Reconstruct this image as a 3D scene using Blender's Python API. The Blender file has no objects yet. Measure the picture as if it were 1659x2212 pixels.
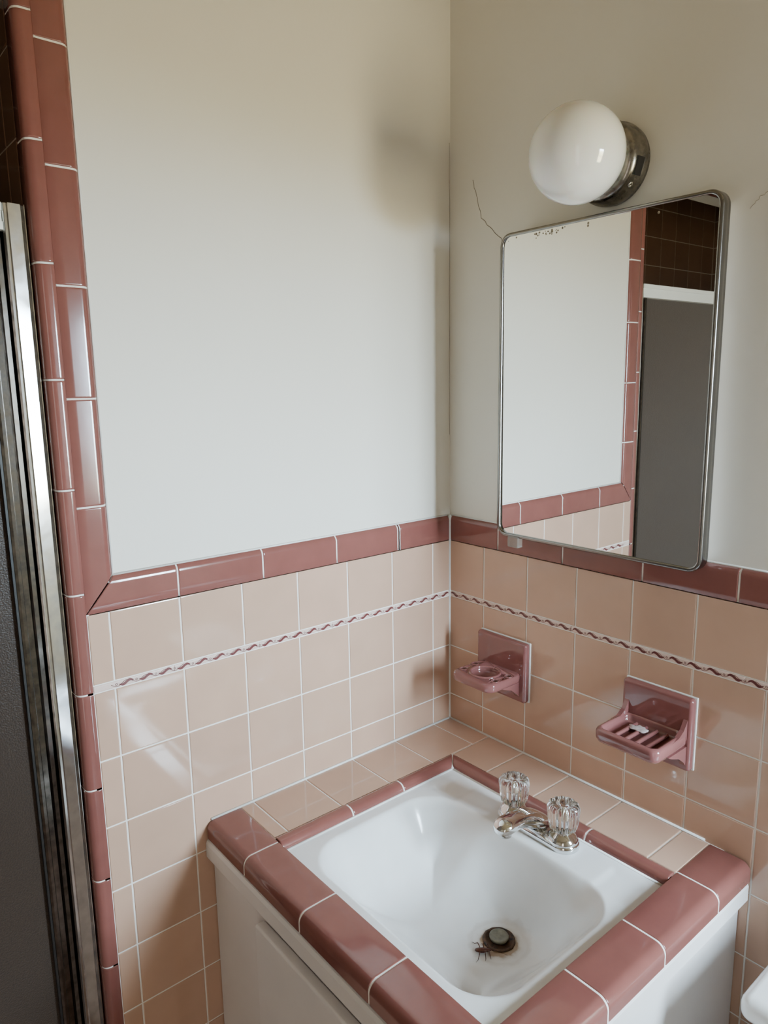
import bpy, bmesh, math, random
from mathutils import Vector, Matrix, noise
random.seed(7)
V3=Vector
OFF=0.79
scene=bpy.context.scene
COL=scene.collection
# ------------------------------------------------------------------ materials
def mat(name,base,rough=0.5,metal=0.0,var=0.0,vscale=8.0,bump=0.0,bscale=40.0,bdist=0.001,trans=0.0,ior=1.45,coat=0.0,tint=0.0,sss=0.0,rvar=0.0,detail=3.0,col2=None,sheen=0.0,spec=0.5):
    m=bpy.data.materials.new(name); m.use_nodes=True; nt=m.node_tree; b=nt.nodes['Principled BSDF']
    b.inputs['Roughness'].default_value=rough; b.inputs['Metallic'].default_value=metal
    b.inputs['Transmission Weight'].default_value=trans; b.inputs['IOR'].default_value=ior
    b.inputs['Coat Weight'].default_value=coat; b.inputs['Coat Roughness'].default_value=0.05
    b.inputs['Specular IOR Level'].default_value=spec
    if sheen>0:
        b.inputs['Sheen Weight'].default_value=sheen; b.inputs['Sheen Roughness'].default_value=0.5; b.inputs['Sheen Tint'].default_value=(1,0.92,0.84,1)
    if sss>0:
        b.inputs['Subsurface Weight'].default_value=sss; b.inputs['Subsurface Scale'].default_value=0.02
    tc=nt.nodes.new('ShaderNodeTexCoord')
    nz=nt.nodes.new('ShaderNodeTexNoise'); nz.inputs['Scale'].default_value=vscale; nz.inputs['Detail'].default_value=detail
    nt.links.new(tc.outputs['Object'],nz.inputs['Vector'])
    ramp=nt.nodes.new('ShaderNodeMapRange'); nt.links.new(nz.outputs['Fac'],ramp.inputs['Value'])
    ramp.inputs['From Min'].default_value=0.3; ramp.inputs['From Max'].default_value=0.7
    mix=nt.nodes.new('ShaderNodeMix'); mix.data_type='RGBA'
    c2=col2 if col2 else tuple(max(0,c*(1-var)) for c in base)
    mix.inputs[6].default_value=(*base,1); mix.inputs[7].default_value=(*c2,1)
    nt.links.new(ramp.outputs[0],mix.inputs[0])
    last=mix.outputs[2]
    if tint>0:
        at=nt.nodes.new('ShaderNodeAttribute'); at.attribute_name='tint'
        mr=nt.nodes.new('ShaderNodeMapRange'); mr.inputs['To Min'].default_value=1-tint; mr.inputs['To Max'].default_value=1+tint
        nt.links.new(at.outputs['Fac'],mr.inputs['Value'])
        mu=nt.nodes.new('ShaderNodeVectorMath'); mu.operation='SCALE'
        nt.links.new(last,mu.inputs[0]); nt.links.new(mr.outputs[0],mu.inputs['Scale']); last=mu.outputs[0]
    nt.links.new(last,b.inputs['Base Color'])
    if rvar>0:
        r2=nt.nodes.new('ShaderNodeMapRange'); r2.inputs['To Min'].default_value=max(0,rough-rvar); r2.inputs['To Max'].default_value=rough+rvar
        nt.links.new(nz.outputs['Fac'],r2.inputs['Value']); nt.links.new(r2.outputs[0],b.inputs['Roughness'])
    if bump>0:
        n2=nt.nodes.new('ShaderNodeTexNoise'); n2.inputs['Scale'].default_value=bscale; n2.inputs['Detail'].default_value=4
        nt.links.new(tc.outputs['Object'],n2.inputs['Vector'])
        bp=nt.nodes.new('ShaderNodeBump'); bp.inputs['Strength'].default_value=bump; bp.inputs['Distance'].default_value=bdist
        nt.links.new(n2.outputs['Fac'],bp.inputs['Height']); nt.links.new(bp.outputs[0],b.inputs['Normal'])
    return m
PLASTER=mat('plaster',(0.77,0.73,0.65),0.5,var=0.03,vscale=3,bump=0.3,bscale=90,bdist=0.001)
PLAST2=mat('plaster_tan',(0.62,0.55,0.44),0.6,var=0.04,vscale=3,bump=0.3,bscale=90,bdist=0.001)
CEIL=mat('ceiling_paint',(0.52,0.45,0.34),0.8,var=0.05)
GROUT=mat('grout',(0.88,0.83,0.77),0.8,var=0.10,vscale=30,bump=0.3,bscale=300)
CAULK=mat('caulk',(0.82,0.80,0.76),0.5,var=0.15,vscale=40)
PEACH=mat('peach_tile',(0.555,0.352,0.252),0.10,var=0.07,vscale=14,bump=0.06,bscale=14,bdist=0.0012,tint=0.055,coat=0.4)
MAUVE=mat('mauve_tile',(0.225,0.082,0.067),0.12,var=0.1,vscale=25,bump=0.05,bscale=24,bdist=0.001,tint=0.07,coat=0.3)
MAUVE2=mat('mauve_ceramic',(0.250,0.095,0.088),0.1,var=0.08,vscale=30,coat=0.5)
SHTILE=mat('shaded_shower_tile',(0.15,0.080,0.048),0.12,var=0.1,vscale=14,tint=0.08)  # peach tile darkened: the shower's shade is put into its colour
SHGROUT=mat('shower_grout',(0.38,0.29,0.21),0.8,var=0.2,vscale=30)
PINK=mat('border_pink',(0.74,0.56,0.49),0.2,var=0.05)
DKMAUVE=mat('border_mauve',(0.15,0.045,0.043),0.2,var=0.1)
CRACK=mat('crack_dark',(0.30,0.25,0.18),0.9,var=0.3,vscale=80)
PAINTW=mat('white_paint',(0.76,0.72,0.70),0.4,var=0.05,vscale=10,bump=0.15,bscale=60)
CHROME=mat('chrome',(0.78,0.78,0.78),0.07,metal=1.0,var=0.12,vscale=60,rvar=0.05)
ALU=mat('polished_aluminium',(0.76,0.76,0.76),0.12,metal=1.0,var=0.25,vscale=60,rvar=0.07,detail=8)
ALU2=mat('worn_aluminium',(0.22,0.20,0.185),0.14,metal=1.0,var=0.6,vscale=70,rvar=0.1,detail=10)
STEEL=mat('stainless_steel',(0.24,0.23,0.22),0.22,metal=1.0,var=0.06,vscale=30)
RAIL=mat('pale_rail',(0.88,0.88,0.82),0.3,metal=0.1,var=0.06)
TARN=mat('tarnished_metal',(0.34,0.315,0.28),0.26,metal=1.0,var=0.55,vscale=90,rvar=0.12,detail=8)
MIRR=mat('mirror_silver',(0.90,0.91,0.90),0.012,metal=1.0,var=0.02)
OPAL=mat('opal_glass',(0.88,0.88,0.87),0.08,var=0.02,coat=0.6,sss=0.25)
ACR=mat('clear_acrylic',(0.97,0.97,0.97),0.04,trans=1.0,ior=1.47,var=0.02)
CLIPM=mat('clear_plastic_clip',(0.6,0.54,0.50),0.15,trans=0.7,ior=1.45,var=0.05)
BLACK=mat('black_plastic',(0.015,0.013,0.012),0.4,var=0.3)
OBSC=mat('obscured_glass',(0.040,0.024,0.016),0.32,var=0.6,vscale=420,bump=0.6,bscale=420,bdist=0.0012,ior=1.45,sheen=0.6,spec=0.28)
FLOORM=mat('floor_tile',(0.36,0.25,0.20),0.3,var=0.15,vscale=6)
BUGM=mat('insect_brown',(0.09,0.022,0.010),0.25,var=0.5,vscale=400)
SOAP=mat('dried_soap',(0.60,0.48,0.46),0.7,var=0.35,vscale=150,bump=0.6,bscale=300)
TOIL=mat('toilet_ceramic',(0.80,0.79,0.77),0.1,var=0.03,coat=0.4)
DARK=mat('drain_dark',(0.018,0.011,0.007),0.6,var=0.5,vscale=150,col2=(0.11,0.05,0.022))
STOP=mat('stopper_metal',(0.20,0.18,0.13),0.4,metal=0.2,var=0.4,vscale=120)
DRX,DRY=-0.289,-0.3985
def sinkmat():
    m=mat('white_enamel',(0.85,0.85,0.84),0.2,var=0.07,vscale=18,coat=0.3)
    nt=m.node_tree; b=nt.nodes['Principled BSDF']
    src=b.inputs['Base Color'].links[0].from_socket
    tc=nt.nodes.new('ShaderNodeTexCoord')
    vd=nt.nodes.new('ShaderNodeVectorMath'); vd.operation='SUBTRACT'; vd.inputs[1].default_value=(DRX-0.004,DRY-0.004,0)
    nt.links.new(tc.outputs['Object'],vd.inputs[0])
    sc=nt.nodes.new('ShaderNodeVectorMath'); sc.operation='MULTIPLY'; sc.inputs[1].default_value=(1,1,0)
    nt.links.new(vd.outputs[0],sc.inputs[0])
    ln=nt.nodes.new('ShaderNodeVectorMath'); ln.operation='LENGTH'; nt.links.new(sc.outputs[0],ln.inputs[0])
    nz=nt.nodes.new('ShaderNodeTexNoise'); nz.inputs['Scale'].default_value=60; nz.inputs['Detail'].default_value=6
    nt.links.new(tc.outputs['Object'],nz.inputs['Vector'])
    ad=nt.nodes.new('ShaderNodeMath'); ad.operation='MULTIPLY_ADD'; nt.links.new(nz.outputs['Fac'],ad.inputs[0]); ad.inputs[1].default_value=0.016; nt.links.new(ln.outputs['Value'],ad.inputs[2])
    cr=nt.nodes.new('ShaderNodeValToRGB'); nt.links.new(ad.outputs[0],cr.inputs[0])
    e=cr.color_ramp.elements; e[0].position=0.036; e[0].color=(0.9,0.9,0.9,1); e[1].position=0.28; e[1].color=(0,0,0,1)
    for p_,v_ in ((0.040,0.34),(0.050,0.22),(0.0525,0.55),(0.0555,0.15),(0.10,0.09),(0.18,0.05)):
        x=cr.color_ramp.elements.new(p_); x.color=(v_,v_,v_,1)
    mx=nt.nodes.new('ShaderNodeMix'); mx.data_type='RGBA'; nt.links.new(cr.outputs[0],mx.inputs[0]); nt.links.new(src,mx.inputs[6]); mx.inputs[7].default_value=(0.26,0.15,0.065,1)
    nt.links.new(mx.outputs[2],b.inputs['Base Color'])
    return m
ENAMEL=sinkmat()
# ------------------------------------------------------------------ mesh builder
class MB:
    def __init__(s): s.v=[];s.f=[];s.m=[];s.t=[];s.s=[];s.mats=[]
    def mi(s,m):
        if m not in s.mats: s.mats.append(m)
        return s.mats.index(m)
    def add(s,vs,fs,m,smooth=False,tint=0.5):
        o=len(s.v); s.v+= [tuple(v) for v in vs]; k=s.mi(m)
        for f in fs: s.f.append(tuple(i+o for i in f)); s.m.append(k); s.t.append(tint); s.s.append(smooth)
    def box(s,lo,hi,m):
        x0,y0,z0=lo;x1,y1,z1=hi
        vs=[(x0,y0,z0),(x1,y0,z0),(x1,y1,z0),(x0,y1,z0),(x0,y0,z1),(x1,y0,z1),(x1,y1,z1),(x0,y1,z1)]
        s.add(vs,[(0,3,2,1),(4,5,6,7),(0,1,5,4),(1,2,6,5),(2,3,7,6),(3,0,4,7)],m)
    def obj(s,name,recalc=True):
        me=bpy.data.meshes.new(name); me.from_pydata(s.v,[],s.f)
        for m in s.mats: me.materials.append(m)
        me.polygons.foreach_set('material_index',s.m); me.polygons.foreach_set('use_smooth',s.s)
        a=me.attributes.new('tint','FLOAT','FACE'); a.data.foreach_set('value',s.t)
        me.update()
        if recalc:
            bm=bmesh.new(); bm.from_mesh(me); bmesh.ops.recalc_face_normals(bm,faces=bm.faces); bm.to_mesh(me); bm.free()
        o=bpy.data.objects.new(name,me); COL.objects.link(o); return o
class Fr:
    def __init__(s,O,U,V,N): s.O=V3(O);s.U=V3(U);s.V=V3(V);s.N=V3(N)
    def __call__(s,u,v,n=0): return s.O+s.U*u+s.V*v+s.N*n
def tile(mb,F,u0,u1,v0,v1,m,g=0.0028,dep=0.0025):
    u0+=g/2;u1-=g/2;v0+=g/2;v1-=g/2
    if u1-u0<0.004 or v1-v0<0.004: return
    j=[random.uniform(-1,1)*0.00013 for _ in range(4)]
    vs=[]
    for ins,n,jj in ((0,-dep,0),(0,-0.0009,1),(0.0006,-0.0002,1),(0.0017,0,1)):
        for k,(u,v) in enumerate(((u0+ins,v0+ins),(u1-ins,v0+ins),(u1-ins,v1-ins),(u0+ins,v1-ins))):
            vs.append(F(u,v,n+j[k]*jj))
    fs=[(12,13,14,15)]
    for r in range(3):
        for k in range(4):
            a=r*4+k;b=r*4+(k+1)%4; fs.append((a,b,b+4,a+4))
    mb.add(vs,fs,m,False,random.random())
def grid(mb,F,us,vs,m,g=0.0028):
    for a,b in zip(us[:-1],us[1:]):
        for c,d in zip(vs[:-1],vs[1:]): tile(mb,F,a,b,c,d,m,g)
def pnorm(prof):
    n=len(prof); nor=[]
    for i in range(n):
        a=prof[max(0,i-1)];b=prof[min(n-1,i+1)]; dx,dy=b[0]-a[0],b[1]-a[1]; l=math.hypot(dx,dy) or 1
        nor.append((-dy/l,dx/l))
    return nor
def bull(mb,F,s0,s1,prof,m,k0=0,k1=0,g=0.0026,cap=True):
    n=len(prof); nor=pnorm(prof)
    rings=[(s0+g/2,k0,0.0010),(s0+g/2+0.0005,k0,0.0003),(s0+g/2+0.0014,k0,0),(s0+g/2+0.0024,k0,0),(s1-g/2-0.0024,k1,0),(s1-g/2-0.0014,k1,0),(s1-g/2-0.0005,k1,0.0003),(s1-g/2,k1,0.0010)]
    vs=[]
    for s,k,d in rings:
        for i,(v,w) in enumerate(prof): vs.append(F(s+k*v,v-nor[i][0]*d,w-nor[i][1]*d))
    fs=[]
    for r in range(len(rings)-1):
        for i in range(n-1): a=r*n+i; fs.append((a,a+1,a+1+n,a+n))
    t=random.random()
    mb.add(vs,fs,m,True,t)
    if cap:
        mb.add(vs[:n],[tuple(range(n))],m,False,t); mb.add(vs[-n:],[tuple(range(n))],m,False,t)
def groutline(mb,F,js,prof,d=0.0011):
    # pale grout filling the joints between bullnose pieces, just under their glaze
    nor=pnorm(prof); n=len(prof)
    for s in js:
        vs=[F(s+e,v-nor[i][0]*d,w-nor[i][1]*d) for e in (-0.0022,0.0022) for i,(v,w) in enumerate(prof)]
        mb.add(vs,[(i,i+1,n+i+1,n+i) for i in range(n-1)],GROUT,True)
def arc(c0,c1,r,a0,a1,n=7):
    return [(c0+r*math.sin(math.radians(a0+(a1-a0)*i/n)),c1+r*math.cos(math.radians(a0+(a1-a0)*i/n))) for i in range(n+1)]
def lathe(mb,prof,O,axis,m,n=40,mod=None,smooth=True):
    O=V3(O);A=V3(axis).normalized(); X=A.orthogonal().normalized(); Y=A.cross(X)
    vs=[];fs=[]
    for j,(r,h) in enumerate(prof):
        for i in range(n):
            th=2*math.pi*i/n; rr=r*(mod(th,j) if mod else 1)
            vs.append(O+A*h+X*(rr*math.cos(th))+Y*(rr*math.sin(th)))
    for j in range(len(prof)-1):
        for i in range(n):
            a=j*n+i;b=j*n+(i+1)%n; fs.append((a,b,b+n,a+n))
    fs.append(tuple(range(n))); fs.append(tuple((len(prof)-1)*n+i for i in range(n)))
    mb.add(vs,fs,m,smooth)
def tube(mb,pts,rad,m,n=8):
    pts=[V3(p) for p in pts]; vs=[];fs=[]
    for i,p in enumerate(pts):
        t=(pts[min(i+1,len(pts)-1)]-pts[max(0,i-1)]).normalized()
        up=V3((0,0,1)) if abs(t.z)<0.9 else V3((1,0,0))
        a=t.cross(up).normalized(); b=t.cross(a)
        r=rad[i] if isinstance(rad,(list,tuple)) else rad
        for k in range(n):
            th=2*math.pi*k/n; vs.append(p+a*(r*math.cos(th))+b*(r*math.sin(th)))
    for i in range(len(pts)-1):
        for k in range(n):
            a=i*n+k;b=i*n+(k+1)%n; fs.append((a,b,b+n,a+n))
    fs.append(tuple(range(n))); fs.append(tuple((len(pts)-1)*n+k for k in range(n)))
    mb.add(vs,fs,m,True)
def loft(mb,rings,m,smooth=True,cap=True):
    n=len(rings[0]); vs=[p for r in rings for p in r]; fs=[]
    for j in range(len(rings)-1):
        for i in range(n):
            a=j*n+i;b=j*n+(i+1)%n; fs.append((a,b,b+n,a+n))
    if cap: fs.append(tuple(range(n))); fs.append(tuple((len(rings)-1)*n+i for i in range(n)))
    mb.add(vs,fs,m,smooth)
def zext(mb,poly,z0,z1,m,smooth=False):
    n=len(poly); vs=[V3((x,y,z0)) for x,y in poly]+[V3((x,y,z1)) for x,y in poly]
    mb.add(vs,[tuple(range(n)),tuple(range(n,2*n))],m); mb.add(vs,[(i,(i+1)%n,n+(i+1)%n,n+i) for i in range(n)],m,smooth)
def rrect(hx,hy,r,n=6):
    pts=[]
    for cx,cy,a in ((hx-r,hy-r,0),(-hx+r,hy-r,90),(-hx+r,-hy+r,180),(hx-r,-hy+r,270)):
        for i in range(n+1):
            t=math.radians(a+90*i/n); pts.append((cx+r*math.cos(t),cy+r*math.sin(t)))
    return pts
def rbox(name,lo,hi,bev,m,seg=3):
    bm=bmesh.new(); bmesh.ops.create_cube(bm,size=1)
    for v in bm.verts:
        v.co=V3([(lo[i]+hi[i])/2+v.co[i]*(hi[i]-lo[i]) for i in range(3)])
    if bev>0: bmesh.ops.bevel(bm,geom=list(bm.edges),offset=bev,segments=seg,profile=0.5,affect='EDGES')
    for f in bm.faces: f.smooth=True
    me=bpy.data.meshes.new(name); bm.to_mesh(me); bm.free(); me.materials.append(m)
    o=bpy.data.objects.new(name,me); COL.objects.link(o)
    w=o.modifiers.new('wn','WEIGHTED_NORMAL'); w.keep_sharp=False
    return o
def cyl(lo_c,axis,r,h,n=32):
    mb=MB(); lathe(mb,[(r,0),(r,h)],lo_c,axis,MAUVE2,n); return mb.obj('cutter')
def boolean(o,c,op='DIFFERENCE'):
    md=o.modifiers.new('b','BOOLEAN'); md.operation=op; md.object=c; md.solver='EXACT'
def bake(o,cutters=()):
    dg=bpy.context.evaluated_depsgraph_get(); dg.update()
    me=bpy.data.meshes.new_from_object(o.evaluated_get(dg)); o.modifiers.clear(); o.data=me
    for c in cutters: bpy.data.objects.remove(c)
def struct(o): o['kind']='structure'; return o
def thing(name,label,cat,loc):
    e=bpy.data.objects.new(name,None); e.empty_display_size=0.05; e.location=loc; COL.objects.link(e)
    e['label']=label; e['category']=cat; return e
def part(p,o,name=None,label=None):
    if name: o.name=name
    o.parent=p; l=V3((0,0,0)); q=p
    while q: l+=q.location; q=q.parent
    o.location=-l+o.location
    if label: o['label']=label
    return o
def single(o,label,cat): o['label']=label; o['category']=cat; return o
# ------------------------------------------------------------------ dimensions
P=0.1105; a0=0.04856; b0=0.09583; h0=0.05746
B=h0+3*P+0.01148; T=B+0.05302; BL=h0+2*P; BH=BL+0.01148
FL=-0.79; CE=1.65
rowz=[FL]+[h0-i*P for i in range(7,-1,-1)]+[h0+P,BL]
rowz=[FL]+[z for z in rowz if z>FL+0.01]
XJ=-0.767; ALC=-1.09; YF=-1.75; XF=-2.3; RL=-ALC
FLt=Fr((0,0,0),(-1,0,0),(0,0,1),(0,-1,0))
FRt=Fr((0,0,0),(0,-1,0),(0,0,1),(-1,0,0))
# ---- left wall
mb=MB()
mb.box((XJ+0.0022,0.008,FL),(0.12,0.13,CE),PLASTER)
mb.box((XF,0.008,1.245),(XJ+0.0022,0.13,CE),PLASTER)
mb.box((-0.752,0.0013,FL),(0.003,0.0085,B+0.005),GROUT)
us=[0]+[a0+k*P for k in range(7)]+[0.744]
grid(mb,FLt,us,rowz,PEACH); grid(mb,FLt,us,[BH,B],PEACH)
tube(mb,[(0.0005,0.0005,FL),(0.0005,0.0005,T)],0.0032,CAULK)
tube(mb,[(0.0,-0.001,0.001),(-0.572,-0.001,0.001)],0.0024,CAULK)
tube(mb,[(-0.001,0.007,T-0.001),(-0.70,0.007,T-0.001)],0.0018,CAULK)
tube(mb,[(-0.6995,0.007,T-0.001),(-0.6995,0.007,CE)],0.0014,CAULK)
pts=[];z=0.62
while z<1.2: pts.append((0.0072+random.uniform(-.002,.0),0.0078,z)); z+=0.02
tube(mb,pts,0.0004,CRACK,4)
struct(mb.obj('wall_left'))
# ---- right wall
mb=MB()
mb.box((0.008,ALC,FL),(0.12,0.008,CE),PLASTER)
mb.box((0.0013,ALC,FL),(0.0085,0.003,B+0.005),GROUT)
us=[0]+[b0+k*P for k in range(9)]+[RL]
grid(mb,FRt,us,rowz,PEACH); grid(mb,FRt,us,[BH,B],PEACH)
tube(mb,[(-0.001,0.0,0.001),(-0.001,-0.575,0.001)],0.0024,CAULK)
tube(mb,[(0.007,0.0,T-0.001),(0.007,-RL,T-0.001)],0.0018,CAULK)
def crack(pl,r=0.0006):
    out=[]
    for (y1,z1),(y2,z2) in zip(pl[:-1],pl[1:]):
        for i in range(6):
            t=i/6; out.append((0.0079,y1+(y2-y1)*t+random.uniform(-.0012,.0012),z1+(z2-z1)*t+random.uniform(-.0012,.0012)))
    tube(mb,out,r,CRACK,4)
crack([(-0.052,1.10),(-0.066,1.06),(-0.075,1.03),(-0.094,1.01),(-0.124,0.985),(-0.135,0.97)])
crack([(-0.572,0.955),(-0.585,0.968),(-0.60,0.975),(-0.625,1.0),(-0.66,1.012)],0.0004)
struct(mb.obj('wall_right'))
# ---- trims
def fullprof(w,r): return [(0.0,-0.007),(0.0,-0.0003),(0.0004,0.0),(w*0.3,0.0),(w-r-0.0015,0.0)]+arc(w-r,-r,r,0,90,10)
mb=MB(); F=Fr((0,0,B),(-1,0,0),(0,0,1),(0,-1,0)); pr=fullprof(T-B,0.013)
js=[0,0.138,0.1435,0.2925,0.448,0.601]
for a,b in zip(js[:-1],js[1:]): bull(mb,F,a,b,pr,MAUVE)
groutline(mb,F,js[1:],pr)
bull(mb,F,0.601,0.744,pr,MAUVE,0,-0.044/0.053)
F=Fr((-0.744,0,0),(0,0,1),(1,0,0),(0,-1,0)); pr=fullprof(0.044,0.011)
bull(mb,F,B,0.558,pr,MAUVE,0.053/0.044,0)
js=[0.558,0.7115,0.863,1.015,1.167,1.32,1.47,CE]
for a,b in zip(js[:-1],js[1:]): bull(mb,F,a,b,pr,MAUVE)
groutline(mb,F,js[:-1],pr)
mb.box((-0.744,0.0013,B),(-0.708,0.0085,CE),GROUT); mb.box((-0.74,0.0013,B-0.002),(0,0.0085,T-0.010),GROUT)
struct(mb.obj('trim_1'))
mb=MB(); F=Fr((0,0,B),(0,-1,0),(0,0,1),(-1,0,0)); pr=fullprof(T-B,0.013)
js=[0,0.132,0.285,0.443,0.598,0.752,0.905,RL]
for a,b in zip(js[:-1],js[1:]): bull(mb,F,a,b,pr,MAUVE)
groutline(mb,F,js[1:-1],pr)
mb.box((0.0013,ALC,B-0.002),(0.0085,0,T-0.010),GROUT)
struct(mb.obj('trim_2'))
mb=MB(); F=Fr((-0.744,0,0),(0,0,1),(-1,0,0),(0,-1,0))
pr=[(0.0,-0.007),(0,-0.0003),(0.0004,0),(0.006,0),(0.0098,0)]+arc(0.011,-0.012,0.012,0,90,10)+[(0.023,-0.0135),(0.023,-0.034),(0.016,-0.034)]
z=1.044-0.153*12
while z<1.20:
    bull(mb,F,max(z,FL),min(z+0.153,1.235),pr,MAUVE); z+=0.153
gp=[(-0.744,0.0013)]+[(-0.755-0.0107*math.sin(math.radians(a)),0.012-0.0107*math.cos(math.radians(a))) for a in range(0,91,10)]+[(-0.7657,0.034),(-0.744,0.034)]
zext(mb,gp,FL,1.234,GROUT,False)
F=Fr((0,0,1.235),(-1,0,0),(0,0,1),(0,-1,0)); pr=[(0,-0.05)]+[(0.0,-0.012)]+arc(0.012,-0.012,0.012,-90,0)+[(0.045,0),(0.045,-0.008)]
s=0.77
while s<2.3: bull(mb,F,s,min(s+0.153,2.3),pr,MAUVE); s+=0.153
struct(mb.obj('trim_3'))
def border(name,F,L):
    mb=MB(); H=BH-BL
    s=0
    while s<L:
        tile(mb,F,s,min(s+0.1545,L),0,H,PINK,0.0012,0.002); s+=0.1545
    per=0.0309; x=0.003
    while x+per<L:
        n=14; up=[];lo=[]
        for i in range(n+1):
            t=i/n; u=x+t*0.0235; c=H/2-0.0025*math.sin((t-0.5)*2*math.pi); w=0.0024*math.sin(math.pi*t)**0.7+0.0001
            up.append(F(u,c+w,0.0004)); lo.append(F(u,c-w,0.0004))
        vs=up+lo; fs=[(i,i+1,n+2+i,n+1+i) for i in range(n)]
        mb.add(vs,fs,DKMAUVE)
        pts=[F(x+0.011+t*0.024,H/2+0.0036*math.cos(t*math.pi*1.6),0.0004) for t in [i/10 for i in range(11)]]
        tube(mb,pts,0.0004,DKMAUVE,4)
        cxx=x+0.0270
        tube(mb,[F(cxx+0.0015*math.cos(a),H/2+0.0015*math.sin(a),0.0004) for a in [i*math.pi/5 for i in range(11)]],0.00035,DKMAUVE,4)
        x+=per
    struct(mb.obj(name))
border('trim_4',Fr((0,0,BL),(-1,0,0),(0,0,1),(0,-1,0)),0.744)
border('trim_5',Fr((0,0,BL),(0,-1,0),(0,0,1),(-1,0,0)),RL)
# ---- shower walls
mb=MB(); mb.box((XJ+0.0022,0.13,FL),(-0.70,0.63,CE),SHGROUT)
mb.box((XJ+0.0014,0.034,FL),(XJ+0.006,0.61,CE),SHGROUT)
F=Fr((XJ,0,0),(0,1,0),(0,0,1),(-1,0,0))
zz=[h0+P*i for i in range(-7,15)]
grid(mb,F,[0.034]+[0.034+0.055+P*i for i in range(5)]+[0.61],[FL]+zz+[CE],SHTILE)
struct(mb.obj('wall_shower_side'))
mb=MB(); mb.box((XF-0.05,0.6115,FL),(XJ+0.0015,0.66,CE),SHGROUT)
grid(mb,Fr((XJ,0.61,0),(-1,0,0),(0,0,1),(0,-1,0)),[P*i for i in range(14)]+[-XF+XJ],[FL]+zz+[CE],SHTILE)
struct(mb.obj('wall_shower_back'))
mb=MB(); mb.box((XF-0.05,-0.0,FL),(XF-0.0015,0.612,CE),SHGROUT)
grid(mb,Fr((XF,0.61,0),(0,-1,0),(0,0,1),(1,0,0)),[P*i for i in range(6)]+[0.61],[FL]+zz+[CE],SHTILE)
struct(mb.obj('wall_shower_far'))
mb=MB(); mb.box((XF,0.012,FL),(XJ,0.12,FL+0.30),PEACH); struct(mb.obj('wall_shower_curb'))
# ---- rest of the room
mb=MB(); mb.box((XF-0.05,YF,FL),(XF,0.0,CE),PLAST2); struct(mb.obj('wall_far'))
WX0,WX1,WZ0,WZ1=-0.13,0.16,0.30,0.98
mb=MB()
mb.box((XF,YF-0.06,FL),(WX0,YF,CE),PLAST2); mb.box((WX1,YF-0.06,FL),(0.45,YF,CE),PLAST2)
mb.box((WX0,YF-0.06,FL),(WX1,YF,WZ0),PLAST2); mb.box((WX0,YF-0.06,WZ1),(WX1,YF,CE),PLAST2)
struct(mb.obj('wall_front'))
mb=MB(); mb.box((0.35,YF,FL),(0.45,ALC,CE),PLAST2); mb.box((0.12,ALC,FL),(0.45,ALC+0.05,CE),PLAST2); struct(mb.obj('wall_alcove'))
mb=MB(); mb.box((XF-0.05,YF-0.06,FL-0.05),(0.45,0.66,FL),FLOORM); struct(mb.obj('floor'))
mb=MB(); mb.box((XF-0.05,YF-0.06,CE),(0.45,0.66,CE+0.05),CEIL); struct(mb.obj('ceiling'))
mb=MB(); wt=0.010
for lo,hi in (((WX0,YF-0.05,WZ0),(WX0+wt,YF-0.01,WZ1)),((WX1-wt,YF-0.05,WZ0),(WX1,YF-0.01,WZ1)),((WX0,YF-0.05,WZ0),(WX1,YF-0.01,WZ0+wt)),((WX0,YF-0.05,WZ1-wt),(WX1,YF-0.01,WZ1)),((WX0,YF-0.05,(WZ0+WZ1)/2-.008),(WX1,YF-0.015,(WZ0+WZ1)/2+.008))):
    mb.box(lo,hi,PAINTW)
struct(mb.obj('window_1'))
# ------------------------------------------------------------------ countertop
CX=-0.517; CY=-0.584
mb=MB()
for lo,hi in (((-0.545,-0.118,-0.030),(0,0,-0.0014)),((-0.118,-0.605,-0.030),(0,-0.118,-0.0014)),((-0.571,-0.636,-0.032),(CX-0.001,-0.002,-0.018)),((CX,-0.636,-0.032),(-0.002,CY-0.001,-0.018))):
    mb.box(lo,hi,GROUT)
Ft=Fr((0,0,0),(-1,0,0),(0,-1,0),(0,0,1))
grid(mb,Ft,[0,a0,a0+P,a0+2*P,a0+3*P,a0+4*P,0.5175],[0.001,0.116],PEACH)
grid(mb,Ft,[0.001,0.108],[0.116,b0+P,b0+2*P,b0+3*P,b0+4*P,0.5845],PEACH)
edge=[(0.0,-0.016),(0.0,-0.0012),(0.0004,-0.0003),(0.0012,0.0),(0.02,0.0003),(0.047,0.0001)]+arc(0.0495,-0.015,0.015,0,90,10)+[(0.0645,-0.018),(0.0645,-0.030)]
F=Fr((CX,0,0),(0,-1,0),(-1,0,0),(0,0,1))
js=[0.001,0.128,0.285,0.441]
for a,b in zip(js[:-1],js[1:]): bull(mb,F,a,b,edge,MAUVE)
groutline(mb,F,js[1:],edge,0.0008)
bull(mb,F,0.441,0.584,edge,MAUVE,0,1)
F=Fr((0,CY,0),(-1,0,0),(0,-1,0),(0,0,1))
js=[0.001,0.103,0.250,0.380]
for a,b in zip(js[:-1],js[1:]): bull(mb,F,a,b,edge,MAUVE)
groutline(mb,F,js[1:],edge,0.0008)
bull(mb,F,0.380,0.517,edge,MAUVE,0,1)
inner=[(0.0,-0.004),(0.0,-0.0004),(0.0015,0.001),(0.006,0.0018)]+arc(0.010,-0.0122,0.014,10,90,7)
F=Fr((0,-0.116,0),(-1,0,0),(0,-1,0),(0,0,1))
bull(mb,F,0.108,0.256,inner,MAUVE,1,0); bull(mb,F,0.256,0.373,inner,MAUVE); bull(mb,F,0.373,0.517,inner,MAUVE)
groutline(mb,F,[0.256,0.373],inner,0.0008)
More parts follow.
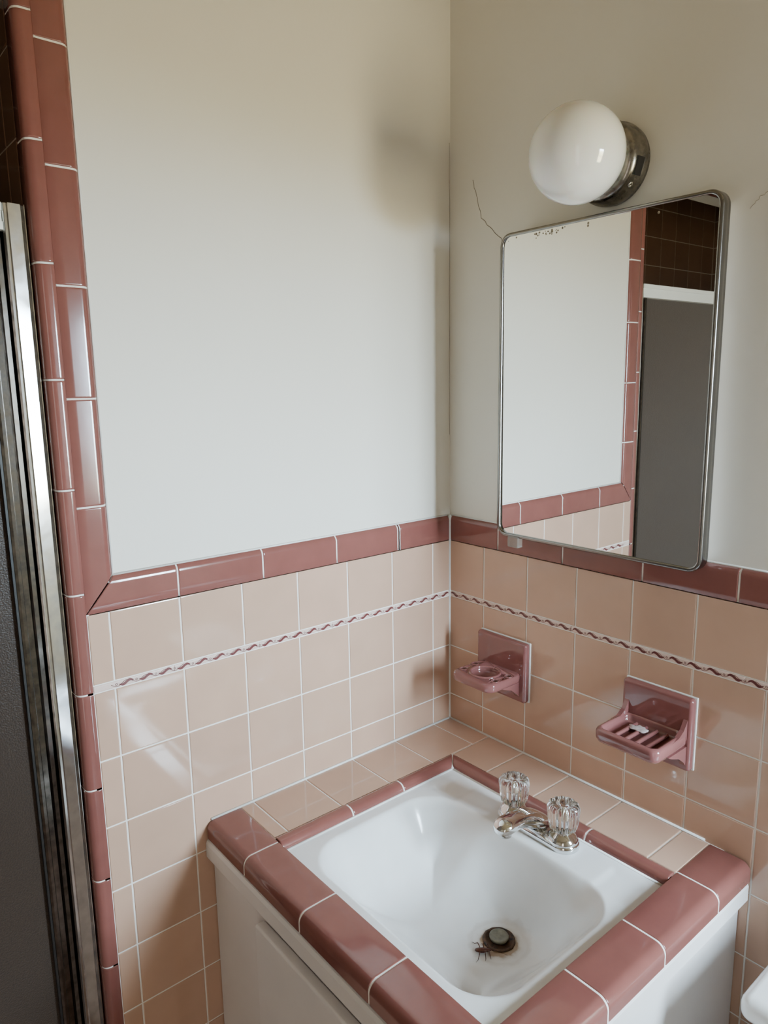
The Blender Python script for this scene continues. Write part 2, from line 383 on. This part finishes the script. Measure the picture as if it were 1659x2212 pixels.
F=Fr((-0.108,0,0),(0,-1,0),(-1,0,0),(0,0,1))
bull(mb,F,0.116,0.278,inner,MAUVE,1,0); bull(mb,F,0.278,0.44,inner,MAUVE); bull(mb,F,0.44,0.584,inner,MAUVE)
groutline(mb,F,[0.278,0.44],inner,0.0008)
tube(mb,[(-0.110,-0.118,-0.001),(-0.120,-0.128,-0.003),(-0.134,-0.142,-0.012)],0.003,CAULK)
tube(mb,[(-0.13,-0.1405,-0.0125),(-0.516,-0.1405,-0.0125)],0.0022,CAULK)
tube(mb,[(-0.1325,-0.14,-0.0125),(-0.1325,-0.583,-0.0125)],0.0022,CAULK)
o=mb.obj('countertop'); single(o,"peach tiled vanity countertop with mauve bullnose edging","countertop")
# ------------------------------------------------------------------ sink
def rr(x,y,cx,cy,hx,hy,r):
    qx=abs(x-cx)-(hx-r); qy=abs(y-cy)-(hy-r)
    return -(math.hypot(max(qx,0),max(qy,0))+min(max(qx,qy),0)-r)
def sm(a,b,x):
    t=max(0,min(1,(x-a)/(b-a))); return t*t*(3-2*t)
ZD=-0.133
def sinkz(x,y):
    d=rr(x,y,-0.351,-0.3625,0.148,0.2,0.075)
    z=0
    r=math.hypot(x-DRX,y-DRY)
    if d>0:
        dd=d*d/(d+0.012); t=min(dd/0.120,1); z=-0.112*(1-(1-t)**2.0)
        k=(1-sm(0.028,0.125,r))*sm(0.0,0.050,d)
        z=z*(1-k)+(ZD+0.013)*k
    for cy in (-0.190,-0.535):
        q=rr(x,y,-0.180,cy,0.034,0.034,0.012); z=min(z,-0.002*sm(0,0.016,q))
    return -0.013+z
mb=MB(); NX,NY=140,160; X0,X1,Y0,Y1=-0.518,-0.126,-0.585,-0.134
vs=[(X0+(X1-X0)*i/NX,Y0+(Y1-Y0)*j/NY) for j in range(NY+1) for i in range(NX+1)]
vs=[(x,y,sinkz(x,y)) for x,y in vs]
fs=[(j*(NX+1)+i,j*(NX+1)+i+1,(j+1)*(NX+1)+i+1,(j+1)*(NX+1)+i) for j in range(NY) for i in range(NX)]
mb.add(vs,fs,ENAMEL,True)
bowl=mb.obj('basin',False); sd=bowl.modifiers.new('s','SOLIDIFY'); sd.thickness=0.005; sd.offset=-1
sk=thing('sink',"white enamel drop-in sink with rust stained drain","sink",(0,0,0))
part(sk,bowl)
dz=sinkz(DRX,DRY)
mb=MB(); lathe(mb,[(0.0255,-0.001),(0.0250,0.0022),(0.0230,0.0030),(0.0212,0.0024),(0.0200,0.0008)],(DRX,DRY,dz),(0,0,1),DARK,48,lambda th,j:1+0.04*noise.noise(V3((math.cos(th)*3,math.sin(th)*3,0))))
dr=part(sk,mb.obj('drain'),None,"rusty dark drain ring")
mb=MB(); lathe(mb,[(0.006,-0.006),(0.0135,0.002),(0.0150,0.005),(0.0150,0.0068),(0.0142,0.0078),(0.0125,0.0080),(0.0115,0.0074),(0.004,0.0074),(0.002,0.0076)],(DRX+0.001,DRY+0.001,dz),(0,0,1),STOP,40)
st=mb.obj('stopper'); part(dr,st,None,"grey metal pop-up stopper")
# ------------------------------------------------------------------ insect
bx,by=-0.327,-0.3990; K=1.15
mb=MB()
ax=V3((0.45,-0.35,0)).normalized(); ay=V3((0.35,0.45,0)).normalized()
def bp_(u,v,w): 
    p=V3((bx,by,0))+ax*u*K+ay*v*K; return V3((p.x,p.y,sinkz(p.x,p.y)+w*K))
secs=[(-0.0105,0.0008),(-0.009,0.0026),(-0.005,0.0038),(0.0,0.0042),(0.0035,0.0036),(0.005,0.003),(0.0065,0.0034),(0.0085,0.0028),(0.0095,0.0014),(0.011,0.0016),(0.0122,0.0005)]
rings=[]
for u,r in secs:
    c=bp_(u,0,0.0038); rings.append([c+ay*(K*r*math.cos(t))+V3((0,0,1))*(0.6*K*r*math.sin(t)) for t in [k*math.pi/7 for k in range(14)]])
loft(mb,rings,BUGM)
for sgn in (1,-1):
    for u,sp_,l in ((0.006,0.35,0.010),(0.002,0.0,0.012),(-0.002,-0.5,0.016)):
        d=V3((sp_,sgn,0)).normalized()
        pts=[bp_(u,sgn*0.002,0.003),bp_(u+d.x*l*0.45,sgn*(0.002)+d.y*l*0.45,0.0075),bp_(u+d.x*l*0.9,sgn*0.002+d.y*l*0.9,0.0012),bp_(u+d.x*l*1.2-0.001,sgn*0.002+d.y*l*1.15,0.0004)]
        tube(mb,pts,[0.0008,0.0007,0.0005,0.0002],BUGM,6)
    tube(mb,[bp_(0.0115,sgn*0.0007,0.004),bp_(0.017,sgn*0.004,0.006),bp_(0.025,sgn*0.007,0.004),bp_(0.033,sgn*0.008,0.001)],[0.0003,0.00025,0.0002,0.00015],BUGM,5)
single(mb.obj('cockroach'),"dead reddish-brown cockroach lying beside the sink drain","insect")
# ------------------------------------------------------------------ faucet
FX,FY=-0.163,-0.37; DZ=-0.013
fc=thing('faucet',"chrome centerset faucet with two clear acrylic knobs","faucet",(FX,FY,DZ))
mb=MB(); rings=[]
for s,z in ((1.0,0),(1.0,0.006),(0.96,0.010),(0.86,0.0125),(0.6,0.0135)):
    rings.append([V3((FX+x*(s if s>.9 else s*0.95),FY+y*(0.5+0.5*s),DZ+z)) for x,y in rrect(0.026,0.078,0.0255,8)])
loft(mb,rings,CHROME)
for sy in (-1,1):
    lathe(mb,[(0.026,0.004),(0.0245,0.014),(0.020,0.020),(0.014,0.024),(0.012,0.028)],(FX,FY+sy*0.051,DZ),(0,0,1),CHROME,40)
part(fc,mb.obj('base'),None,"chrome faucet base plate")
mb=MB(); rings=[]
for dx,zc,hw,hh in ((0.022,0.012,0.006,0.003),(0.020,0.012,0.018,0.008),(0.006,0.018,0.0225,0.0145),(-0.012,0.026,0.0215,0.0165),(-0.030,0.034,0.0185,0.0145),(-0.048,0.0405,0.0170,0.0120),(-0.064,0.0435,0.0172,0.0112),(-0.080,0.0435,0.0175,0.0115),(-0.091,0.0425,0.0160,0.0110),(-0.098,0.041,0.0115,0.008),(-0.1005,0.0402,0.004,0.003)):
    rings.append([V3((FX+dx,FY+hw*math.copysign(abs(math.cos(t))**0.8,math.cos(t)),DZ+zc+hh*math.copysign(abs(math.sin(t))**0.8,math.sin(t)))) for t in [k*math.pi/12 for k in range(24)]])
loft(mb,rings,CHROME)
lathe(mb,[(0.0105,0),(0.0105,0.008)],(FX-0.082,FY,DZ+0.027),(0,0,1),CHROME,24)
for k in (-0.009,-0.006,-0.003,0,0.003,0.006,0.009):
    tube(mb,[(FX-0.006,FY+k,DZ+0.0385-abs(k)*.05),(FX-0.022,FY+k,DZ+0.0460-abs(k)*.08),(FX-0.042,FY+k,DZ+0.0520-abs(k)*.10)],0.0008,CHROME,5)
part(fc,mb.obj('spout'),None,"chrome curved spout")
for sy in (1,-1):
    mb=MB(); mod=lambda th,j: 1+0.045*math.cos(14*th)*(1 if 1<j<8 else 0.3)
    O=(FX,FY+sy*0.051,DZ+0.026)
    lathe(mb,[(0.012,0.0),(0.018,0.002),(0.0215,0.006),(0.0235,0.016),(0.0245,0.028),(0.0255,0.036),(0.0250,0.042),(0.022,0.046),(0.017,0.0485),(0.014,0.047),(0.012,0.0475),(0.003,0.0485)],O,(0,0,1),ACR,84,mod)
    h=part(fc,mb.obj('knob'),None,"clear fluted acrylic knob")
    mb=MB(); lathe(mb,[(0.0055,0.0),(0.0055,0.030),(0.003,0.033)],(O[0],O[1],O[2]+0.001),(0,0,1),CHROME,20)
    part(h,mb.obj('stem'),None,"chrome valve stem")
# ------------------------------------------------------------------ cabinet
cb=thing('bathroom_cabinet',"white painted vanity cabinet under the tiled countertop","cabinet",(-0.29,-0.32,FL))
mb=MB()
mb.box((-0.572,-0.634,-0.70),(-0.556,-0.002,-0.032),PAINTW)
mb.box((-0.556,-0.634,-0.70),(-0.002,-0.618,-0.032),PAINTW)
mb.box((-0.556,-0.618,-0.70),(-0.002,-0.002,-0.684),PAINTW)
mb.box((-0.52,-0.60,FL),(-0.50,-0.002,-0.70),PAINTW); mb.box((-0.50,-0.60,FL),(-0.002,-0.585,-0.70),PAINTW)
part(cb,mb.obj('body'))
mb=MB(); ap=[(0.0,0.0),(0.005,0.001),(0.0065,0.004),(0.0065,0.028),(0.004,0.034),(0.0,0.036)]
def apr(F,L,k):
    n=len(ap); vs=[F(0,v,n_) for n_,v in ap]+[F(L+k*n_,v,n_) for n_,v in ap]
    mb.add(vs,[(i,i+1,n+i+1,n+i) for i in range(n-1)]+[tuple(range(n)),tuple(range(n,2*n))],PAINTW)
apr(Fr((-0.578,-0.001,-0.068),(0,-1,0),(0,0,1),(-1,0,0)),0.639,1)
apr(Fr((-0.001,-0.640,-0.068),(-1,0,0),(0,0,1),(0,-1,0)),0.577,1)
mb.box((-0.578,-0.640,-0.068),(-0.57,-0.001,-0.032),PAINTW); mb.box((-0.578,-0.640,-0.068),(-0.001,-0.632,-0.032),PAINTW)
part(cb,mb.obj('apron_moulding'))
dd=part(cb,rbox('door',(-0.591,-0.59,-0.66),(-0.573,-0.172,-0.083),0.004,PAINTW),None,"white slab cabinet door")
RUST=mat('rusty_paint',(0.60,0.50,0.44),0.5,var=0.6,vscale=200)
mb=MB(); tube(mb,[(-0.5755,-0.1705,-0.165),(-0.5755,-0.1705,-0.125)],0.0028,RUST)
part(dd,mb.obj('hinge'),None,"rusty painted hinge")
mb=MB(); lathe(mb,[(0.006,0),(0.005,0.01),(0.013,0.017),(0.014,0.022),(0.009,0.027),(0.002,0.028)],(-0.591,-0.555,-0.35),(-1,0,0),CHROME,24)
part(dd,mb.obj('knob'),None,"round chrome knob")
# ------------------------------------------------------------------ medicine cabinet
MX=-0.040; my0,my1,mz0,mz1=-0.559,-0.163,0.442,0.980
mc=thing('medicine_cabinet',"tall mirrored medicine cabinet with rounded stainless frame","mirror cabinet",(0,(my0+my1)/2,mz0))
part(mc,rbox('body',(-0.016,my0+0.012,mz0+0.012),(0.0075,my1-0.012,mz1-0.012),0.003,PAINTW),None,"white painted metal cabinet box")
cyy,czz=(my0+my1)/2,(mz0+mz1)/2; hy,hz=(my1-my0)/2,(mz1-mz0)/2
mb=MB(); rings=[]
for ins,x in ((0.002,MX+0.022),(0.0,MX+0.020),(0.0,MX+0.003),(0.0010,MX+0.0008),(0.0028,MX),(0.0050,MX),(0.0062,MX+0.0006),(0.0067,MX+0.007)):
    rings.append([V3((x,cyy+y,czz+z)) for y,z in rrect(hy-ins,hz-ins,max(0.022-ins,0.012),8)])
loft(mb,rings,STEEL,True,False)
mb.add(rings[0],[tuple(range(len(rings[0])))],STEEL)
fr=mb.obj('frame')
door=part(mc,fr,'door_frame',"brushed stainless steel frame")
def mx_(y,z): return MX+0.0032+0.0055*y-0.0042*z
mb=MB(); g=[V3((mx_(y,z),cyy+y,czz+z)) for y,z in rrect(hy-0.0065,hz-0.0065,0.0155,8)]
mb.add(g,[tuple(range(len(g)))],MIRR)
gl=mb.obj('mirror_glass'); part(door,gl,None,"mirror glass with desilvered specks along the edge")
mb=MB()
for k in range(30):
    y=my1-0.012-random.choice([random.uniform(0.05,0.12),random.uniform(0.06,0.10),random.uniform(0.0,0.37)]); z=mz1-0.009-abs(random.gauss(0,0.004)); r=random.uniform(0.0006,0.0022)
    lathe(mb,[(r,0),(r*.9,0.0003)],(mx_(y-cyy,z-czz),y,z),(-1,0,0),CRACK,8)
ts=part(gl,mb.obj('tarnish_spots')); ts['kind']='stuff'
part(mc,rbox('clip',(MX-0.003,-0.218,0.424),(MX+0.012,-0.192,0.446),0.003,CLIPM),None,"small clear plastic clip")
# ------------------------------------------------------------------ lamp
LY,LZ=-0.358,1.057
wl=thing('wall_lamp',"unlit white glass globe lamp on tarnished round metal base","lamp",(0,LY,LZ))
mb=MB(); lathe(mb,[(0.060,-0.008),(0.0615,0.002),(0.061,0.008),(0.060,0.010),(0.0595,0.026),(0.056,0.033),(0.049,0.037),(0.042,0.036)],(0,LY,LZ),(-1,0,0),TARN,64)
bs=part(wl,mb.obj('base'),None,"tarnished metal drum base")
mb=MB(); pr=[(0.040,0.030)]
R=0.0705
for i in range(0,37):
    a=math.radians(145-145*i/36); pr.append((max(R*math.sin(a),0.0003),0.093+R*math.cos(a)))
lathe(mb,pr,(0,LY,LZ),(-1,0,0),OPAL,64); part(wl,mb.obj('globe'),'lamp_shade',"glossy white opal glass globe")
def patch(name,a,x0,x1,w,m,lab,r=0.0600):
    n=V3((0,math.cos(a),math.sin(a))); t=V3((0,-math.sin(a),math.cos(a)))
    mb=MB(); c=V3((0,LY,LZ))+n*(r-0.002); vs=[]
    for k in (0,0.0035):
        for x,s in ((x0,-w),(x1,-w),(x1,w),(x0,w)): vs.append(c+n*k+V3((x,0,0))+t*s)
    mb.add(vs,[(0,1,2,3),(4,5,6,7),(0,1,5,4),(1,2,6,5),(2,3,7,6),(3,0,4,7)],m); return part(bs,mb.obj(name),None,lab)
patch('outlet',math.radians(196),-0.010,-0.026,0.013,BLACK,"small black outlet in the base")
n=V3((0,math.cos(math.radians(222)),math.sin(math.radians(222))))
mb=MB(); lathe(mb,[(0.0045,0),(0.0045,0.002),(0.003,0.003),(0.0025,0.001)],V3((-0.018,LY,LZ))+n*0.0585,n,CHROME,20); part(bs,mb.obj('screw'))
# ------------------------------------------------------------------ ceramic holders
def plate(y0,y1,z0,z1): return rbox('back_plate',(-0.016,y0,z0),(-0.0002,y1,z1),0.006,MAUVE2,5)
th=thing('toothbrush_holder',"mauve ceramic tumbler and toothbrush holder on the tiled wall","toothbrush holder",(0,-0.157,0.11))
part(th,plate(-0.219,-0.094,0.111,0.231))
mb=MB(); rings=[]
for ins,z in ((0.006,0.152),(0.001,0.155),(0.0,0.159),(0.0,0.166),(0.0015,0.1695),(0.005,0.171)):
    rings.append([V3((-0.056+x,-0.157+y,z)) for x,y in rrect(0.049-ins,0.053-ins,0.020-ins,6)])
loft(mb,rings,MAUVE2); sh=mb.obj('shelf')
cs=[cyl((-0.060,-0.157,0.14),(0,0,1),0.0275,0.05,48)]
for x,y in ((-0.042,-0.114),(-0.078,-0.116),(-0.042,-0.200),(-0.078,-0.198)): cs.append(cyl((x,y,0.14),(0,0,1),0.0065,0.05,24))
for c in cs: boolean(sh,c)
bake(sh,cs)
part(th,sh)
mb=MB(); 
tube(mb,[(-0.060+0.029*math.cos(t),-0.157+0.029*math.sin(t),0.1705) for t in [k*math.pi/24 for k in range(49)]],0.003,MAUVE2,10)
for x,y in ((-0.042,-0.114),(-0.078,-0.116),(-0.042,-0.200),(-0.078,-0.198)):
    tube(mb,[(x+0.0072*math.cos(t),y+0.0072*math.sin(t),0.1707) for t in [k*math.pi/10 for k in range(21)]],0.0014,MAUVE2,6)
part(th,mb.obj('rim_ring'))
def bracket(y0,y1,zt,d):
    mb=MB(); rings=[]
    for x,z in ((-0.012,zt-0.034),(-0.022,zt-0.022),(-0.038,zt-0.010),(-0.06,zt-0.002),(-0.07,zt+0.003),(-0.012,zt+0.003)):
        rings.append([V3((x,y0,z)),V3((x,y1,z))])
    n=len(rings); vs=[r[0] for r in rings]+[r[1] for r in rings]
    mb.add(vs,[tuple(range(n)),tuple(range(n,2*n))]+[(i,(i+1)%n,n+(i+1)%n,n+i) for i in range(n)],MAUVE2)
    return mb.obj('bracket')
part(th,bracket(-0.205,-0.195,0.152,0)); 
part(th,bracket(-0.119,-0.109,0.152,0))
sp=thing('soap_dish',"mauve ceramic ribbed soap dish with dried soap residue on tiled wall","soap dish",(0,-0.487,0.11))
part(sp,plate(-0.549,-0.426,0.111,0.233))
mb=MB(); rings=[]
for ins,z in ((0.010,0.150),(0.003,0.154),(0.0,0.160),(0.0,0.171),(0.0015,0.1745),(0.0045,0.176)):
    rings.append([V3((-0.058+x,-0.4875+y,z)) for x,y in rrect(0.049-ins,0.056-ins,0.014-ins*0.5,6)])
loft(mb,rings,MAUVE2); tr=mb.obj('tray')
mb=MB(); rings=[]
for ins,z in ((0.004,0.162),(0.001,0.165),(0,0.170),(-0.002,0.18)):
    rings.append([V3((-0.058+x,-0.4875+y,z)) for x,y in rrect(0.040-ins,0.047-ins,0.010,6)])
loft(mb,rings,MAUVE2); c=mb.obj('cutter'); boolean(tr,c); bake(tr,[c]); part(sp,tr)
mb=MB()
for y in (-0.461,-0.479,-0.497,-0.515):
    tube(mb,[(-0.022,y,0.163),(-0.026,y,0.166),(-0.088,y,0.166),(-0.093,y,0.163)],[0.002,0.0036,0.0036,0.002],MAUVE2,10)
part(sp,mb.obj('ridges'))
for y0,y1 in ((-0.4395,-0.4325),(-0.5425,-0.5355)):
    mb=MB(); pl=[(-0.012,0.205),(-0.018,0.195),(-0.026,0.184),(-0.040,0.176),(-0.060,0.174),(-0.060,0.165),(-0.012,0.165)]; n=len(pl)
    vs=[V3((x,y0,z)) for x,z in pl]+[V3((x,y1,z)) for x,z in pl]
    mb.add(vs,[tuple(range(n)),tuple(range(n,2*n))]+[(i,(i+1)%n,n+(i+1)%n,n+i) for i in range(n)],MAUVE2); part(sp,mb.obj('cheek'))
part(sp,bracket(-0.543,-0.533,0.151,0)); part(sp,bracket(-0.442,-0.432,0.151,0))
mb=MB(); vs=[];n=40
for ring,(s,z) in enumerate(((1,0.1685),(0.93,0.1697),(0.6,0.1700))):
    for i in range(n):
        t=2*math.pi*i/n; r=(1+0.6*noise.noise(V3((math.cos(t)*2.2,math.sin(t)*2.2,3))))*s
        vs.append(V3((-0.044+0.010*r*math.cos(t),-0.476+0.016*r*math.sin(t),z)))
fs=[(j*n+i,j*n+(i+1)%n,(j+1)*n+(i+1)%n,(j+1)*n+i) for j in range(2) for i in range(n)]+[tuple(range(2*n,3*n)),tuple(range(n))]
mb.add(vs,fs,SOAP,True); single(mb.obj('soap_remnant'),"thin dried white soap remnant stuck on the soap dish","soap")
for nm,(y0,y1,z0,z1) in (('trim_6',(-0.2199,-0.0938,0.1104,0.2317)),('trim_7',(-0.5500,-0.4255,0.1104,0.2337))):
    o=rbox(nm,(-0.0030,y0,z0),(0.001,y1,z1),0.0012,CAULK,2); struct(o)
# ------------------------------------------------------------------ shower door
sdr=thing('shower_door',"sliding shower door with chrome frame and dark obscured glass","shower door",(-1.5,0.05,FL+0.3))
ZT=0.965; ZB=FL+0.30; DY=-0.046
sh_=lambda pl:[(x,y+DY) for x,y in pl]
mb=MB(); zext(mb,sh_([(-0.7675,0.074),(-0.7680,0.0735),(-0.7690,0.0655),(-0.7700,0.0655),(-0.7730,0.0700),(-0.7740,0.0700),(-0.7745,0.0658),(-0.790,0.0641),(-0.7910,0.0680),(-0.7940,0.0680),(-0.7950,0.0665),(-0.7965,0.071),(-0.7965,0.115),(-0.7675,0.115)]),ZB,ZT,ALU)
part(sdr,mb.obj('jamb_channel'),None,"bright polished metal wall channel")
mb=MB(); zext(mb,sh_([(-0.797,0.080),(-0.800,0.075),(-0.806,0.074),(-0.809,0.079),(-0.816,0.079),(-0.818,0.074),(-0.822,0.074),(-0.826,0.077),(-0.826,0.100),(-0.797,0.100)]),ZB+0.02,ZT-0.02,ALU2)
part(sdr,mb.obj('door_stile'),None,"scratched metal door stile")
mb=MB(); mb.box((-0.829,0.076+DY,ZB+0.02),(-0.826,0.098+DY,ZT-0.03),BLACK); part(sdr,mb.obj('gasket'))
mb=MB()
for z0,z1,y0,y1 in ((ZT-0.034,ZT-0.024,0.066,0.118),(ZT-0.024,ZT-0.010,0.070,0.114),(ZT-0.010,ZT,0.066,0.118)):
    mb.box((XF+0.01,y0+DY,z0),(-0.797,y1+DY,z1),RAIL)
part(sdr,mb.obj('top_rail'),None,"pale aluminium top rail")
mb=MB(); mb.box((-1.55,0.084+DY,ZB+0.02),(-0.829,0.090+DY,ZT-0.034),OBSC); part(sdr,mb.obj('glass_panel'),None,"dark obscured glass panel")
mb=MB(); mb.box((XF+0.02,0.100+DY,ZB+0.02),(-1.50,0.106+DY,ZT-0.034),OBSC); part(sdr,mb.obj('glass_panel'),None,"dark obscured glass panel")
mb=MB(); mb.box((XF+0.01,0.066+DY,ZB),(-0.797,0.118+DY,ZB+0.02),ALU); part(sdr,mb.obj('bottom_rail'))
# ------------------------------------------------------------------ toilet
tl=thing('toilet',"white ceramic toilet standing beside the vanity","toilet",(-0.35,-0.90,FL))
part(tl,rbox('tank',(-0.192,-1.07,-0.40),(-0.004,-0.735,-0.085),0.025,TOIL,4))
part(tl,rbox('tank_lid',(-0.202,-1.082,-0.085),(-0.001,-0.722,-0.048),0.014,TOIL,4))
mb=MB(); rings=[]
for z,x0,x1,hw in ((FL,-0.50,-0.12,0.10),(FL+0.04,-0.50,-0.12,0.10),(FL+0.12,-0.46,-0.12,0.09),(FL+0.22,-0.54,-0.08,0.12),(FL+0.32,-0.66,-0.03,0.17),(FL+0.385,-0.68,-0.02,0.182),(FL+0.39,-0.67,-0.03,0.175)):
    cx_=(x0+x1)/2; hx_=(x1-x0)/2
    rings.append([V3((cx_+hx_*math.cos(t),-0.90+hw*math.copysign(abs(math.sin(t))**0.8,math.sin(t)),z)) for t in [k*math.pi/20 for k in range(40)]])
loft(mb,rings,TOIL); part(tl,mb.obj('bowl'))
mb=MB(); rings=[]
for z,s in ((FL+0.391,0.97),(FL+0.395,1.0),(FL+0.408,1.0),(FL+0.415,0.95)):
    rings.append([V3((-0.445+0.235*s*math.cos(t),-0.90+0.185*s*math.sin(t),z)) for t in [k*math.pi/20 for k in range(40)]])
loft(mb,rings,TOIL); part(tl,mb.obj('seat_cover'))
# ------------------------------------------------------------------ camera
yaw,pit,roll,f=0.69186,-0.17765,-0.01564,1555.487
Fv=V3((math.sin(yaw)*math.cos(pit),math.cos(yaw)*math.cos(pit),math.sin(pit))); Rt=V3((math.cos(yaw),-math.sin(yaw),0)); U=Rt.cross(Fv)
R2=Rt*math.cos(roll)+U*math.sin(roll); U2=U*math.cos(roll)-Rt*math.sin(roll)
cd=bpy.data.cameras.new('camera'); co=bpy.data.objects.new('camera',cd); COL.objects.link(co)
cd.sensor_fit='VERTICAL'; cd.sensor_height=24; cd.sensor_width=18; cd.lens=f/2212*24; cd.clip_start=0.02
M=Matrix((( R2.x,U2.x,-Fv.x,-1.05056),(R2.y,U2.y,-Fv.y,-1.05238),(R2.z,U2.z,-Fv.z,0.72739),(0,0,0,1)))
co.matrix_world=M; scene.camera=co
# ------------------------------------------------------------------ light
w=bpy.data.worlds.new('world'); scene.world=w; w.use_nodes=True; nt=w.node_tree; bg=nt.nodes['Background']
tc=nt.nodes.new('ShaderNodeTexCoord'); sx=nt.nodes.new('ShaderNodeSeparateXYZ'); nt.links.new(tc.outputs['Generated'],sx.inputs[0])
mr=nt.nodes.new('ShaderNodeMapRange'); mr.inputs['From Min'].default_value=-1; mr.inputs['From Max'].default_value=1; nt.links.new(sx.outputs['Z'],mr.inputs['Value'])
cr=nt.nodes.new('ShaderNodeValToRGB'); nt.links.new(mr.outputs[0],cr.inputs[0]); e=cr.color_ramp.elements
e[0].position=0.0; e[0].color=(0.16,0.14,0.08,1); e[1].position=1.0; e[1].color=(0.58,0.80,1.0,1)
for p_,c_ in ((0.40,(0.22,0.20,0.12,1)),(0.435,(0.30,0.28,0.18,1)),(0.475,(0.66,0.85,1.0,1))):
    x=cr.color_ramp.elements.new(p_); x.color=c_
nt.links.new(cr.outputs[0],bg.inputs['Color']); bg.inputs['Strength'].default_value=168
ld=bpy.data.lights.new('window_portal','AREA'); ld.shape='RECTANGLE'; ld.size=WX1-WX0; ld.size_y=WZ1-WZ0; ld.cycles.is_portal=True
lo=bpy.data.objects.new('window_portal',ld); COL.objects.link(lo); lo.location=((WX0+WX1)/2,YF-0.055,(WZ0+WZ1)/2); lo.rotation_euler=(math.radians(90),0,0)
ld=bpy.data.lights.new('fill_light','AREA'); ld.shape='RECTANGLE'; ld.size=0.7; ld.size_y=1.8; ld.energy=9.5; ld.color=(1.0,0.94,0.87)  # unseen fill light, added to brighten the right wall; no fixture here
lo=bpy.data.objects.new('fill_light',ld); COL.objects.link(lo); lo.location=(-1.65,YF+0.02,0.25); lo.rotation_euler=(math.radians(90),0,math.radians(-20))
# ------------------------------------------------------------------ lift everything so the floor is z=0
for o in list(COL.objects):
    if o.parent is None:
        if o is co:
            m=o.matrix_world.copy(); m.translation.z+=OFF; o.matrix_world=m
        else: o.location.z+=OFF
